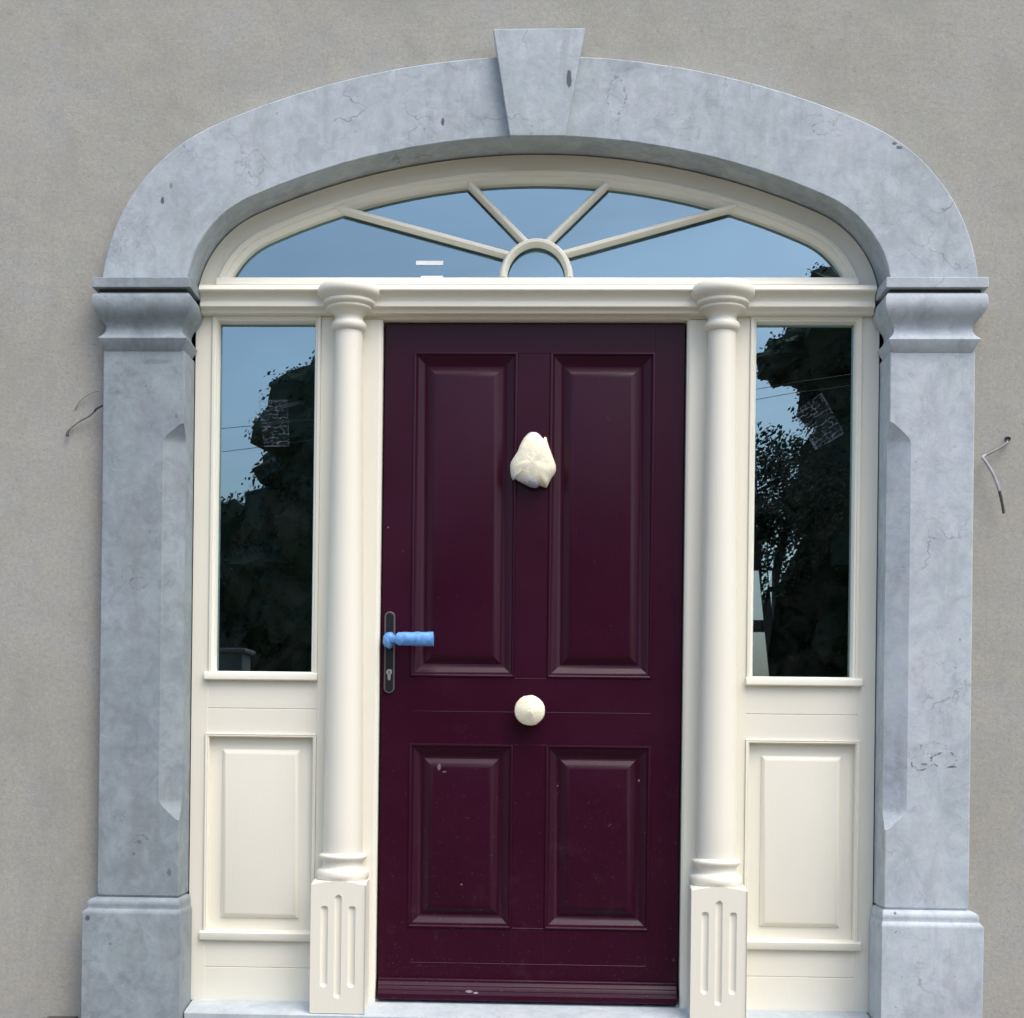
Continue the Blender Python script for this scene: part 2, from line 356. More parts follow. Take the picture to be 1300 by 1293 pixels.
# ================================================================== setting
g = MB().add([(-90, -90, GZ), (90, -90, GZ), (90, 90, GZ), (-90, 90, GZ)], [(0, 1, 2, 3)]).build('ground', M['ground'], smooth=0)
props(g, kind='structure')

# the house wall: one rendered wall with an arched opening, gently uneven
def house_wall():
    hole = [(1.318, GZ)] + [(1.318, GZ + (2.19 - GZ) * i / 30) for i in range(1, 31)] + full(arch(*OUT, 2.20, 90, off=-0.014))
    hole += [(-1.318, 2.19 - (2.19 - GZ) * i / 30) for i in range(0, 31)]
    X, Zt = 5.0, 6.2
    def half_rim(u):                     # arch fraction 0..1 -> outer rim from the side up over the top
        q = u * (Zt - 3.5 + X)
        return (X, 3.5 + q) if q <= Zt - 3.5 else (X - (q - (Zt - 3.5)), Zt)
    na = len(hole) - 62; rim_ = []
    for k_, (x, z) in enumerate(hole):
        if k_ <= 30: rim_.append((X, GZ + (z - GZ) * (3.5 - GZ) / (2.19 - GZ)))
        elif k_ < 31 + na:
            u = (k_ - 31) / (na - 1)
            a_ = half_rim(u * 2) if u <= .5 else half_rim((1 - u) * 2)
            rim_.append(a_ if u <= .5 else (-a_[0], a_[1]))
        else: rim_.append((-X, GZ + (z - GZ) * (3.5 - GZ) / (2.19 - GZ)))
    rings = []; K = 60
    for k in range(K + 1):
        t = (k / K) ** 1.8; r = []
        for (x, z), (ox, oz) in zip(hole, rim_):
            px, pz = x + (ox - x) * t, z + (oz - z) * t
            y = 0.0022 * noise.noise((px * 2.1, pz * 2.1, 3)) + 0.0012 * noise.noise((px * 7, pz * 7, 1))
            y += 0.0011 * noise.noise((px * 22, pz * 22, 4)) if t < .5 else 0
            if k == 0: y += 0.004 + 0.004 * noise.noise((px * 14, pz * 14, 9))
            r.append((px, y, pz))
        rings.append(r)
    mb = MB().loft(rings, closed=False)
    mb.loft([rings[0], [(x, 0.30, z) for x, y, z in rings[0]]], closed=False)           # reveal of the opening
    mb.box(-5.0, 5.0, 0.31, 0.33, GZ, GZ + 0.01)
    # back faces of the wall, joined at the rim
    back = [[(x, 0.30, z) for x, y, z in rings[0]], [(x, 0.30, z) for x, y, z in rings[-1]]]
    mb.loft(back, closed=False); mb.loft([rings[-1], back[1]], closed=False)
    o = mb.build('house_wall', M['stucco'], smooth=60)
    props(o, 'grey beige rendered house wall all round the stone doorway', 'wall')
house_wall()

# ================================================================== stone surround
def sweep(xi, xo, prof, yf, yb, s, ki=1.0, ko=1.0):
    """mouldings round inner side, front and outer side of a pier; prof = [(offset, z)...]"""
    rings = []
    for o, z in prof:
        a, b, f = xi - o * ki, xo + o * ko, yf - o
        rings.append([(s * a, yb, z), (s * a, f, z), (s * b, f, z), (s * b, yb, z)])
    return MB().loft(rings, True, True, True)

def pilaster(s, mat, label):
    t = empty('stone_pilaster', (s * 1.196, 0.0, GZ), label, 'pilaster', 'stone pilasters at both sides of the doorway')
    XI, XO, YF, YB = 1.0715, 1.3235, -0.05, 0.29
    # shaft with a long stopped chamfer on its inner corner
    z0, z1 = 0.312, 1.9845
    zb, zt = (0.545, 0.612), (1.705, 1.762) if s < 0 else (1.708, 1.775)
    def cfun(z):
        if z <= zb[0] or z >= zt[1]: return 0.0
        if z < zb[1]: u = (z - zb[0]) / (zb[1] - zb[0])
        elif z > zt[0]: u = (zt[1] - z) / (zt[1] - zt[0])
        else: return 1.0
        return 0.5 * (1 - (1 - u) ** 2) ** 0.5 + 0.5 * (1 - math.cos(math.pi * u)) / 2
    zs = [z0 + 0.002, z0 + .012] + [zb[0] + (zb[1] - zb[0]) * i / 14 for i in range(15)] + [zb[1] + (zt[0] - zb[1]) * i / 40 for i in range(1, 40)]
    zs += [zt[0] + (zt[1] - zt[0]) * i / 14 for i in range(15)] + [1.85, z1]
    rings = [[(s * (XI + .008), YB, z0 - .01), (s * (XI + .008), -.04, z0 - .01), (s * (XI + .01), -.042, z0 - .01), (s * (XO - .011), -.042, z0 - .01), (s * (XO - .008), -.04, z0 - .01), (s * (XO - .008), YB, z0 - .01)]]
    for i, z in enumerate(zs):
        c = max(0.045, cfun(z)); cw, cdp = 0.064 * c, 0.034 * c
        j = 0.0016 * noise.noise((z * 9, s * 3, 0))
        e = 0.003 + abs(j) if i else 0.006
        rings.append([(s * XI, YB, z), (s * XI, YF + cdp, z), (s * (XI + cw), YF, z), (s * (XO - e), YF, z), (s * XO, YF + e, z), (s * XO, YB, z)])
    MB().loft(rings, True, True, True).build('shaft', mat, t, smooth=22)
    # plinth with a moulded top
    pr = [(.034, GZ), (.034, 0.256), (.0335, .261), (.031, .266), (.0265, .270), (.0235, .273), (.0225, .277), (.0235, .283), (.0235, .289), (.021, .296), (.016, .301), (.009, .3045), (.001, .3065)]
    sweep(XI, XO, pr, -0.048, 0.080, s, ki=0.42, ko=1.06).build('plinth', mat, t, smooth=30, bevel=.003)
    # moulded capital
    pr = [(-.011, 1.983), (-.009, 1.986), (.0100, 2.0150), (.0108, 2.0180), (.0095, 2.0210), (.002, 2.027), (-.005, 2.036), (-.0095, 2.046), (-.0095, 2.057), (-.003, 2.070), (.008, 2.082), (.018, 2.094), (.0255, 2.108), (.0285, 2.122), (.0275, 2.138), (.0245, 2.1475), (.018, 2.1535), (.006, 2.1565)]
    k = 0.0
    sweep(XI, XO, pr, -0.062, 0.080, s, ki=.9, ko=.92).build('capital', mat, t, smooth=30)
    sweep(XI, XO, [(.008, 2.1568), (.008, 2.168)], -0.062, 0.079, s).build('joint', M['sealant'], t, smooth=0)
    sweep(XI, XO, [(.0265, 2.1665), (.0275, 2.1685), (.0275, 2.196), (.026, 2.198)], -0.064, 0.081, s, ki=.9, ko=.92).build('cap_slab', mat, t, smooth=0, bevel=.0015)
    return t
pilaster(-1, M['stone_l'], 'darker weathered grey limestone pilaster left of the door, its front stained and scuffed')
pilaster(1, M['stone_r'], 'paler blue grey limestone pilaster right of the door, beside the bent white cable')

t = empty('stone_arch', (0, 0, 2.2), 'grey limestone flattened arch with a projecting keystone above the fanlight', 'arch')
o_h, i_h = arch(*OUT, 2.1985, 110), arch(*INN, 2.1985, 110)
for s in (-1, 1):
    rows = []
    for (ox, oz), (ix, iz) in zip(o_h, i_h):
        if ox < 0.012: ox = ix = 0.0
        e = 0.003 + 0.002 * abs(noise.noise((ox * 11, oz * 11, s)))
        dx, dz = ox - ix, oz - iz; L = math.hypot(dx, dz); dx /= L; dz /= L
        pt = lambda u, y: (s * (ix + dx * u), y, iz + dz * u)
        rows.append([pt(0, .29), pt(0, -.05 + e), pt(e, -.05)] + [pt(L * f, -.05 + .0005 * noise.noise((ox * 5, f * 9, oz * 5))) for f in (.25, .5, .75)] + [pt(L - e, -.05), pt(L, -.05 + e), pt(L, .29)])
    MB().loft(rows, True, True, True).build('arch_stone', M['stone_a'], t, smooth=25)
b = [(-.0815, 2.6255), (.0845, 2.6245), (.1415, 2.949), (-.1365, 2.949)]
MB().loft([[(x, -.086, z) for x, z in b], [(x, -.044, z) for x, z in b]], True, True, True).build('keystone', M['stone_a'], t, smooth=0, bevel=.003)

# door sill, sloping a little outward
o = MB().extrude_x(-1.052, 1.052, [(.29, -.016), (.29, GZ), (-.034, GZ), (-.034, -.049), (-.030, -.0440), (.115, -.0225)]).build('door_sill', M['stone_s'], smooth=0, loc=(0, 0, GZ))
props(o, 'pale blue grey stone sill under the door and columns', 'sill')

# ================================================================== fanlight
t = empty('fanlight_window', (0, .1, 2.22), 'cream arched fanlight with sunburst glazing bars above the door', 'window')
outer = full(arch(*INN, 2.2165, 90, off=-0.004))
gc = lambda off, zs=2.2170: full(arch(*GL, zs, 90, off=off))
lip = gc(.036); g3 = gc(0, 2.2487)
def arcs(list_): return [[(x, y, z) for x, z in c] for c, y in list_]
MB().loft(arcs([(outer, .20), (outer, .085), (lip, .085), (lip, .125), (lip, .20)]), False).build('arched_frame', M['cream'], t, smooth=30)
MB().loft(arcs([(gc(.0355), .125), (gc(.0355), .078), (gc(.033), .0755), (gc(.025), .0765), (gc(.021), .083), (gc(.018), .0835), (gc(.014), .082), (gc(.008), .086), (gc(0), .098), (gc(0), .121)]), False).build('glazing_bead', M['cream'], t, smooth=28)
MB().extrude_x(-1.000, .998, [(.12, 2.2195), (.060, 2.2195), (.0575, 2.2215), (.0590, 2.2270), (.0660, 2.2420), (.0700, 2.2460), (.092, 2.2495), (.122, 2.2500)]).build('bottom_rail', M['cream'], t, smooth=30)
# hub and bars (half-round section)
def bar(pts, wid, y0, depth, name='glazing_bar', close=False):
    pts = [Vector((x, 0, z)) for x, z in pts]; rings = []
    for i, p in enumerate(pts):
        tn = (pts[min(i + 1, len(pts) - 1)] - pts[max(i - 1, 0)]).normalized(); nn = Vector((-tn.z, 0, tn.x))
        r = [(-1, 0), (-1, .35), (-.72, .78), (-.3, 1), (.3, 1), (.72, .78), (1, .35), (1, 0)]
        rings.append([tuple(p + nn * (a * wid / 2) + Vector((0, y0 - b_ * depth, 0))) for a, b_ in r])
    return MB().loft(rings, True, True, True).build(name, M['cream'], t, smooth=40)
HC, HR = (0.0025, 2.2495), 0.1035
bar([(HC[0] + HR * math.cos(a), HC[1] + HR * 1.09 * math.sin(a)) for a in [math.pi * i / 40 for i in range(41)]], .0255, .106, .034, 'hub_ring')
ends = [((-.080, 2.322), (-.625, 2.471)), ((-.030, 2.361), (-.209, 2.545)), ((.036, 2.361), (.219, 2.543)), ((.084, 2.325), (.623, 2.474))]
for (a, b_) in ends: bar([a, b_], .0245, .106, .028)
# six panes: five sectors and the half disc
rim = lambda ang: None
def rim_pt(ang):
    best = min(g3, key=lambda p: abs(math.atan2(p[1] - HC[1], p[0] - HC[0]) - ang)); return best
angs = [0.0, math.atan2(2.473 - HC[1], .626), math.atan2(2.545 - HC[1], .222), math.atan2(2.547 - HC[1], -.212), math.atan2(2.470 - HC[1], -.628), math.pi]
for i in range(5):
    poly = [(p[0], p[1]) for p in g3 if angs[i] < math.atan2(p[1] - HC[1], p[0] - HC[0]) < angs[i + 1]]
    inn_ = [(HC[0] + HR * math.cos(angs[i + 1] + (angs[i] - angs[i + 1]) * k / 10), HC[1] + HR * 1.09 * math.sin(angs[i + 1] + (angs[i] - angs[i + 1]) * k / 10)) for k in range(11)]
    first = rim_pt(angs[i]); last = rim_pt(angs[i + 1])
    ring = [first] + poly + [last] + inn_
    MB().add([(x, .1205, z) for x, z in ring], [tuple(range(len(ring)))]).build('pane', M['glass'], t, smooth=0)
ring = [(HC[0] + HR * math.cos(math.pi * k / 24), HC[1] + HR * 1.09 * math.sin(math.pi * k / 24)) for k in range(25)]
MB().add([(x, .1205, z) for x, z in ring], [tuple(range(len(ring)))]).build('pane', M['glass'], t, smooth=0)

for (x0, x1, z0, z1, lab) in ((-.377, -.291, 2.3000, 2.3130, 'upper of two white strips painted as reflected light on the fanlight glass, left of the hub'),
                              (-.361, -.291, 2.2515, 2.2655, 'lower of two white strips painted as reflected light on the fanlight glass, touching the bottom rail')):
    o = MB().box(x0, x1, .1170, .1195, z0, z1).build('reflection_strip', M['white'], smooth=0, loc=((x0 + x1) / 2, .118, z0))  # thin white boxes added in place of lights mirrored by the pane
    props(o, lab, 'strip', 'painted light reflections in the fanlight')

# ================================================================== transom beam
o = MB().extrude_x(-1.046, 1.044, [(.20, 2.2155), (.047, 2.2155), (.0345, 2.2125), (.0250, 2.2065), (.0200, 2.1985), (.0190, 2.1935), (.0215, 2.1900), (.0275, 2.1880), (.034, 2.187), (.0405, 2.181), (.0445, 2.1735), (.046, 2.1655), (.046, 2.1625), (.0405, 2.1605), (.0405, 2.148), (.0425, 2.1455), (.048, 2.1435), (.054, 2.1415), (.058, 2.1375), (.060, 2.1315), (.066, 2.1285), (.20, 2.1285)]).build('transom_beam', M['cream'], smooth=28, loc=(0, .1, 2.13))
props(o, 'cream moulded transom beam running across above door and sidelights', 'beam')

# ================================================================== sidelights
def sidelight(s, label):
    t = empty('sidelight_window', (s * .84, .1, -.02), label, 'window', 'sidelights beside the door')
    def X(a, b): return (s * a, s * b) if s > 0 else (s * b, s * a)
    F = .085
    for a, b in ((1.0158, 1.0685), (.600, .6704)):
        x0, x1 = X(a, b); MB().box(x0, x1, F, .20, -.030, 2.1282).build('post', M['cream'], t, smooth=0, bevel=.0012)
    x0, x1 = X(.6706, 1.0156)
    MB().box(x0, x1, F + .0012, .20, 2.1312, 2.1322).build('head_rail', M['cream'], t, smooth=0)
    def rail(z0, z1, zg):
        pr = [(.20, z0), (F + .0015, z0), (F + .0015, zg - .0022), (F + .0045, zg), (F + .0015, zg + .0022), (F + .0015, z1), (.20, z1)]
        MB().extrude_x(x0, x1, pr).build('rail', M['cream'], t, smooth=0)
    rail(.8142, .9812, .8925); rail(-.028, .1618, .0768)
    # glazing bead, two steps, and the glass
    gx0, gx1 = X(.6706, 1.0156)
    MB().rect(gx0, gx1, .990, 2.1312, [(0, .12), (0, .0805), (.0022, .0785), (.0095, .0785), (.0115, .0815), (.0125, .0835), (.0165, .0850), (.0200, .0930), (.0200, .1150), (.0200, .1215)], cap=False).build('glazing_bead', M['cream'], t, smooth=30)
    MB().add([(gx0 + .0195, .1195, 1.0), (gx1 - .0195, .1195, 1.0), (gx1 - .0195, .1195, 2.112), (gx0 + .0195, .1195, 2.112)], [(0, 1, 2, 3)]).build('pane', M['glass'], t, smooth=0)
    sx0, sx1 = X(.6685, 1.0268)
    MB().extrude_x(sx0, sx1, [(.1215, 1.0085), (.076, 1.0065), (.070, 1.0040), (.0685, 1.0010), (.0685, .9845), (.0705, .9812), (.115, .9812)]).build('glass_sill', M['cream'], t, smooth=30, bevel=.001)
    # lower panel: bead frame, recess, raised field
    px0, px1 = X(.6708, 1.0225)
    MB().rect(px0, px1, .1700, .8140, [(0, .13), (0, .0815), (.0012, .0795), (.004, .0790), (.0062, .0805), (.0085, .0795), (.0105, .0815), (.0122, .0860), (.0122, .1060)], cap=False).build('panel_bead', M['cream'], t, smooth=30)
    fx0, fx1 = X(.6825, 1.0105)
    z0, z1 = .1910, .8025
    inx0, inx1, inz = .055, .055, .0505
    MB().rect(fx0, fx1, z0, z1, [(0, .1055), (.040, .1035), (.0405, .1005), (.0455, .0965), (.0540, .0925), (.0565, .0920)], cap=True).build('raised_panel', M['cream'], t, smooth=20)
    bx0, bx1 = X(.672, 1.0318)
    MB().extrude_x(bx0, bx1, [(.115, .1935), (.086, .1915), (.074, .1885), (.0715, .1855), (.0715, .1655), (.0735, .1620), (.115, .1620)]).build('panel_sill', M['cream'], t, smooth=30, bevel=.001)
    return t
sidelight(-1, 'cream framed sidelight left of the door, its glass reflecting open sky, treetop and wires')
sidelight(1, 'cream framed sidelight right of the door, its dark glass with a bright patch at bottom')

# ================================================================== columns
def column(s, label):
    cx = s * .5785
    t = empty('column', (cx, .05, -.03), label, 'column', 'cream columns beside the door')
    return t
t = column(-1, 'cream turned column left of the door, nearer the handle, on a fluted pedestal')
cx, cy = -.5785, .05
MB().lathe(cx, cy, [(.0615, .4405), (.0622, .46)] + [(.0622 - .0198 * u - .0012 * math.sin(math.pi * u) * -1, .46 + 1.60 * u) for u in [i / 16 for i in range(1, 17)]] + [(.0424, 2.0735)], 64).build('shaft', M['cream'], t, smooth=50)
MB().lathe(cx, cy, [(.043, 2.0705), (.047, 2.0715), (.0520, 2.0765), (.0545, 2.0835), (.0540, 2.0910), (.0510, 2.0975), (.0460, 2.1010), (.0450, 2.1040), (.0450, 2.1085), (.0428, 2.1095), (.0430, 2.1120), (.0445, 2.1160), (.0480, 2.1215), (.0530, 2.1265), (.0605, 2.1310), (.0690, 2.1335), (.0718, 2.1360), (.0728, 2.1390), (.0715, 2.1420), (.0690, 2.1435), (.0690, 2.1455), (.0790, 2.1490), (.0820, 2.1525), (.0828, 2.1570), (.0812, 2.1610), (.0785, 2.1630), (.0800, 2.1650), (.0870, 2.1685), (.0940, 2.1740), (.0985, 2.1800), (.1000, 2.1870), (.0995, 2.1950), (.0970, 2.2020), (.0920, 2.2085), (.0860, 2.2125), (.0830, 2.2140), (.01, 2.2170)], 96).build('capital', M['cream'], t, smooth=40)
MB().lathe(cx, cy, [(.074, .362), (.0785, .3645), (.0812, .3700), (.0818, .3780), (.0808, .3860), (.0780, .3925), (.0730, .3965), (.0685, .3980), (.0655, .4010), (.0638, .4065), (.0635, .4130), (.0650, .4195), (.0680, .4240), (.0715, .4260), (.0740, .4290), (.0752, .4335), (.0742, .4385), (.0710, .4420), (.0650, .4440), (.0615, .4455)], 80).build('base', M['cream'], t, smooth=40)
# fluted pedestal with scooped top corners
def pedestal():
    hw = .0845; zb, zt = -.042, .3635
    fl = [(-.0425, .040, .287), (.0, .006, .320), (.0425, .040, .287)]
    side = [-1 + 2 * i / 16 for i in range(16)]; front = [-1 + 2 * i / 110 for i in range(110)]
    pts = [(x * hw, -hw * 0.95, 1) for x in front] + [(hw, y * hw, 0) for y in side] + [(-x * hw, hw * .4, 0) for x in side] + [(-hw, -y * hw, 0) for y in side]
    zs = sorted(set([zb, -.02, 0.0] + [.0 + .33 * i / 132 for i in range(133)] + [.33 + .0335 * i / 14 for i in range(15)]))
    rings = []
    for z in zs:
        rmax = .125 if z < .349 else .1205 - (.1205 - .0845) * ((z - .349) / .0145) ** 1.4
        r = []
        for x, y, f in pts:
            dd = math.hypot(x, y); k = min(1.0, rmax / dd) if dd > 1e-6 else 1
            X, Y = x * k, y * k
            if f:
                for fx, z0, z1 in fl:
                    zz = min(max(z, z0 + .010), z1 - .010); q = math.hypot(x - fx, z - zz) / .0105
                    if q < 1: Y += .0078 * math.sqrt(1 - q * q)
            r.append((cx - .0025 + X, cy + Y, z))
        rings.append(r)
    MB().loft(rings, True, True, True).build('pedestal', M['cream'], t, smooth=38)
pedestal()
r2 = t.copy(); col.objects.link(r2); r2.location = (.5785, .05, -.03)
r2['label'] = 'cream turned column right of the door, dark specks on its capital, on a fluted pedestal'
for ch in list(t.children):
    c = ch.copy(); col.objects.link(c); c.parent = r2
    if c.name.startswith('pedestal'): c.location.x += .0048

mb = MB()
for (x, z, r, q) in ((.5385, 2.2185, .0045, 1), (.527, 2.2165, .0035, 2), (.5345, 2.2170, .003, 3)):
    rings = [[(x + r * math.sin(a) * math.cos(b_) * (1.5 if q < 3 else 1), .045 + r * math.sin(a) * math.sin(b_), z + r * math.cos(a)) for b_ in [2 * math.pi * k / 7 for k in range(7)]] for a in (.4, 1.2, 2.0, 2.8)]
    mb.loft(rings, True, True, True)
o = mb.build('debris', M['cable_d'], smooth=0, loc=(.535, .045, 2.216))
props(o, 'tiny dark crumbs lying on top of the right column capital', 'debris')

# ================================================================== door frame and door
t = empty('door_surround', (0, .1, -.02), 'cream painted timber surround close round the purple door', 'door surround')
for s in (-1, 1):
    x0, x1 = sorted((s * .4765, s * .5985))
    prof = [(s * .5985, .20), (s * .5985, .0855), (s * .4875, .0855), (s * .4825, .0875), (s * .4765, .0935), (s * .4765, .20)]
    a = [(x, y, -.029) for x, y in prof]; b_ = [(x, y, 2.1185) for x, y in prof]
    MB().loft([a, b_], True, True, True).build('jamb', M['cream'], t, smooth=0)
MB().extrude_x(-.5985, .5985, [(.20, 2.1283), (.0845, 2.1283), (.0845, 2.1225), (.0925, 2.1187), (.20, 2.1187)]).build('head', M['cream'], t, smooth=0)
MB().box(-.4764, .4764, .165, .198, -.026, 2.1185).build('rebate', M['sealant'], t, smooth=0)

door = empty('front_door', (0, .12, -.01), 'dark plum purple four panel front door with wrapped knocker, knob and handle', 'door')
DY = .115
xs = [-.4705, -.3805, -.0505, .0505, .3805, .4705]; zs = [-.0165, .2075, .7890, .9990, 2.0245, 2.1135]
mb = MB(); holes = {(1, 1), (3, 1), (1, 3), (3, 3)}
for i in range(5):
    for j in range(5):
        if (i, j) in holes: continue
        mb.add([(xs[i], DY, zs[j]), (xs[i + 1], DY, zs[j]), (xs[i + 1], DY, zs[j + 1]), (xs[i], DY, zs[j + 1])], [(0, 1, 2, 3)])
per = [(xs[0], zs[0]), (xs[5], zs[0]), (xs[5], zs[5]), (xs[0], zs[5])]
mb.loft([[(x, DY, z) for x, z in per], [(x, DY + .048, z) for x, z in per]], True, False, True)
def ridge(x0, z0, x1, z1, w=.0016, h=.0009):       # fine moulded joint lines of the door skin
    if abs(z1 - z0) < 1e-4: mb.loft([[(x, DY + .0004, z0 - w), (x, DY - h, z0), (x, DY + .0004, z0 + w)] for x in (x0, x1)], True, True, True)
    else: mb.loft([[(x0 - w, DY + .0004, z), (x0, DY - h, z), (x0 + w, DY + .0004, z)] for z in (z0, z1)], True, True, True)
ridge(-.377, .8905, .377, .8905); ridge(-.374, .0972, .372, .0972)
for z in (2.0205, .9965, .7875, .2100): ridge(-.0495, z, .0495, z)
for x in (-.0498, .0498): ridge(x, .0975, x, .205); ridge(x, .21, x, .786); ridge(x, 1.0, x, 2.02)
for x in (-.3795, .3795): ridge(x, 2.03, x, 2.1130, .0012, .0005)
mb.build('door_leaf', M['door'], door, smooth=0)
PR = [(0, DY), (.0015, DY - .0035), (.0055, DY - .0045), (.0085, DY - .003), (.0105, DY + .001), (.014, DY + .0015), (.018, DY + .004), (.030, DY + .0125), (.0385, DY + .0165), (.0435, DY + .0170), (.0455, DY + .0155), (.0475, DY + .0155), (.060, DY + .0080), (.0745, DY + .0035), (.0775, DY + .0030)]
for (i, j) in ((1, 3), (3, 3), (1, 1), (3, 1)):
    MB().rect(xs[i], xs[i + 1], zs[j], zs[j + 1], PR, cap=True).build('door_panel', M['door'], door, smooth=24)
MB().extrude_x(-.4685, .4675, [(DY + .004, .0485), (DY - .011, .0485), (DY - .014, .0460), (DY - .0145, .0415), (DY - .0135, .0395), (DY - .018, .0315), (DY - .020, .0285), (DY - .0195, .0265), (DY - .0250, .0175), (DY - .0260, .0145), (DY - .0255, .0125), (DY - .030, .0020), (DY - .0305, -.0130), (DY - .027, -.0165), (DY + .004, -.0165)]).build('weather_bar', M['door'], door, smooth=20, bevel=.0008)

# handle set
h = bpy.data.objects.new('handle', None); col.objects.link(h); h.parent = door; h.location = Vector((-.4445, DY, 1.07)) - wloc(door)
def stadium(x0, x1, z0, z1, n=14):
    r = (x1 - x0) / 2; cxx = (x0 + x1) / 2
    return [(cxx + r * math.cos(a), z1 - r + r * math.sin(a)) for a in [math.pi * k / n for k in range(n + 1)]] + [(cxx - r * math.cos(a), z0 + r - r * math.sin(a)) for a in [math.pi * k / n for k in range(n + 1)]]
A = stadium(-.4625, -.4285, .9455, 1.2040)
def shrink(pl, k):
    return stadium(-.4625 + k, -.4285 - k, .9455 + k, 1.2040 - k)
MB().loft([[(x, DY, z) for x, z in A], [(x, DY - .006, z) for x, z in A], [(x, DY - .009, z) for x, z in shrink(A, .002)], [(x, DY - .009, z) for x, z in shrink(A, .0038)]], True, False, True).build('back_plate', M['rim'], h, smooth=30)
MB().loft([[(x, DY - .0088, z) for x, z in shrink(A, .0045)], [(x, DY - .0105, z) for x, z in shrink(A, .0055)]], True, False, True).build('plate_inlay', M['black'], h, smooth=30)
def blob(c, r, seed, nz=12, nu=16, amp=.12, sc=60):
    rings = []
    for i in range(1, nz):
        a = math.pi * i / nz; ring = []
        for k in range(nu):
            b_ = 2 * math.pi * k / nu
            p = Vector((r[0] * math.sin(a) * math.cos(b_), -r[1] * math.cos(a), r[2] * math.sin(a) * math.sin(b_)))
            q = 1 + amp * noise.noise(p * sc + Vector((seed, seed, 0)))
            ring.append(tuple(Vector(c) + p * q))
        rings.append(ring)
    return rings
MB().loft(blob((-.4443, DY - .026, 1.1120), (.0205, .022, .0265), 3, amp=.28, sc=70), True, True, True).build('lever_hub', M['blue'], h, smooth=45)
rings = []
for i in range(25):
    u = i / 24; x = -.4235 + .1195 * u; rad = .0205 + .0022 * u
    if i == 0: rad *= .55
    if i == 1: rad *= .85
    if 13 < i < 16: rad += .0008
    rings.append([(x + .0010 * noise.noise((k, i * .3, 5)), DY - .052 + rad * .85 * math.cos(2 * math.pi * k / 20) * (1 + .07 * noise.noise((u * 6, k * .6, 2))), 1.1150 + rad * math.sin(2 * math.pi * k / 20) * (1 + .07 * noise.noise((u * 6, k * .6, 8)))) for k in range(20)])
rings.append([(x - .002, y * .4 + (DY - .052) * .6, z * .4 + 1.115 * .6) for x, y, z in rings[-1]])
MB().loft(rings, True, True, True).build('lever', M['blue'], h, smooth=45)
MB().tube([(-.440, DY - .03, 1.113), (-.430, DY - .045, 1.114), (-.415, DY - .052, 1.115)], .0125, 12).build('lever_neck', M['blue'], h, smooth=50)
key = [(-.4455 + .0092 * math.cos(a), 1.0120 + .0092 * math.sin(a)) for a in [R(-60) + R(300) * k / 18 for k in range(19)]] + [(-.4503, .9960), (-.4490, .9885), (-.4455, .9860), (-.4420, .9885), (-.4408, .9960)]
MB().loft([[(x, DY - .0100, z) for x, z in key], [(x, DY - .0135, z) for x, z in key]], True, False, True).build('lock_cylinder', M['steel'], h, smooth=30, bevel=.0006)
MB().box(-.4463, -.4447, DY - .0140, DY - .0136, 1.006, 1.018).build('keyhole', M['black'], h, smooth=0)

# wrapped knocker
kn = [(600, 222), (650, 226), (690, 250), (735, 300), (752, 322), (770, 286), (795, 300), (803, 345), (830, 430), (880, 560), (922, 670), (925, 740), (905, 790), (860, 850), (825, 930), (800, 972), (755, 960), (715, 945), (660, 978), (585, 968), (540, 945), (480, 918), (420, 885), (370, 856), (340, 872), (318, 830), (305, 760), (300, 690), (312, 630), (355, 560), (400, 490), (425, 420), (450, 365), (485, 305), (520, 262), (560, 232)]
def kpt(x, z): return (.0003 + ((620 + x / 10.775) - 677) / 404, 1.6805 - ((530 + z / 10.775) - 586) / 404)
kp = [kpt(*p) for p in kn]; kc = (0.0005, 1.672); rings = []; rmat = []
prof = [(.93, 0.0), (1.0, .012), (1.0, .026), (.95, .040), (.86, .049), (.72, .055), (.55, .059), (.36, .061), (.16, .062)]
for q, (k, dp) in enumerate(prof):
    r = []
    for x, z in kp:
        wgt = min(1.0, k * k) if q > 2 else 1.0
        ang = math.atan2(z - kc[1], x - kc[0]); sm = .060 + .014 * max(0, math.sin(ang)) - .004 * math.cos(2 * ang)
        rr = math.hypot(x - kc[0], z - kc[1]) * wgt + sm * (1 - wgt)
        X, Z = kc[0] + math.cos(ang) * rr * k, kc[1] + math.sin(ang) * rr * k
        dz = dp + (.0045 * noise.noise((X * 22, Z * 75, 3)) + .0022 * noise.noise((X * 60, Z * 150, 1))) * (1 if q > 2 else .3)
        r.append((X, DY - dz, Z))
    rings.append(r)
mb = MB().loft(rings, True, False, True)
for idx, f in enumerate(mb.f):
    zz = sum(mb.v[i][2] for i in f) / len(f); xx = sum(mb.v[i][0] for i in f) / len(f)
    if zz > 1.7485 + .004 * math.sin(xx * 200): mb.mi[idx] = 1
    elif zz < 1.6185 - .25 * xx and xx < .02: mb.mi[idx] = 2 if zz < 1.607 - .15 * xx else 1
mb.build('knocker', [M['foam'], M['tape'], M['tape_grey']], door, smooth=50)
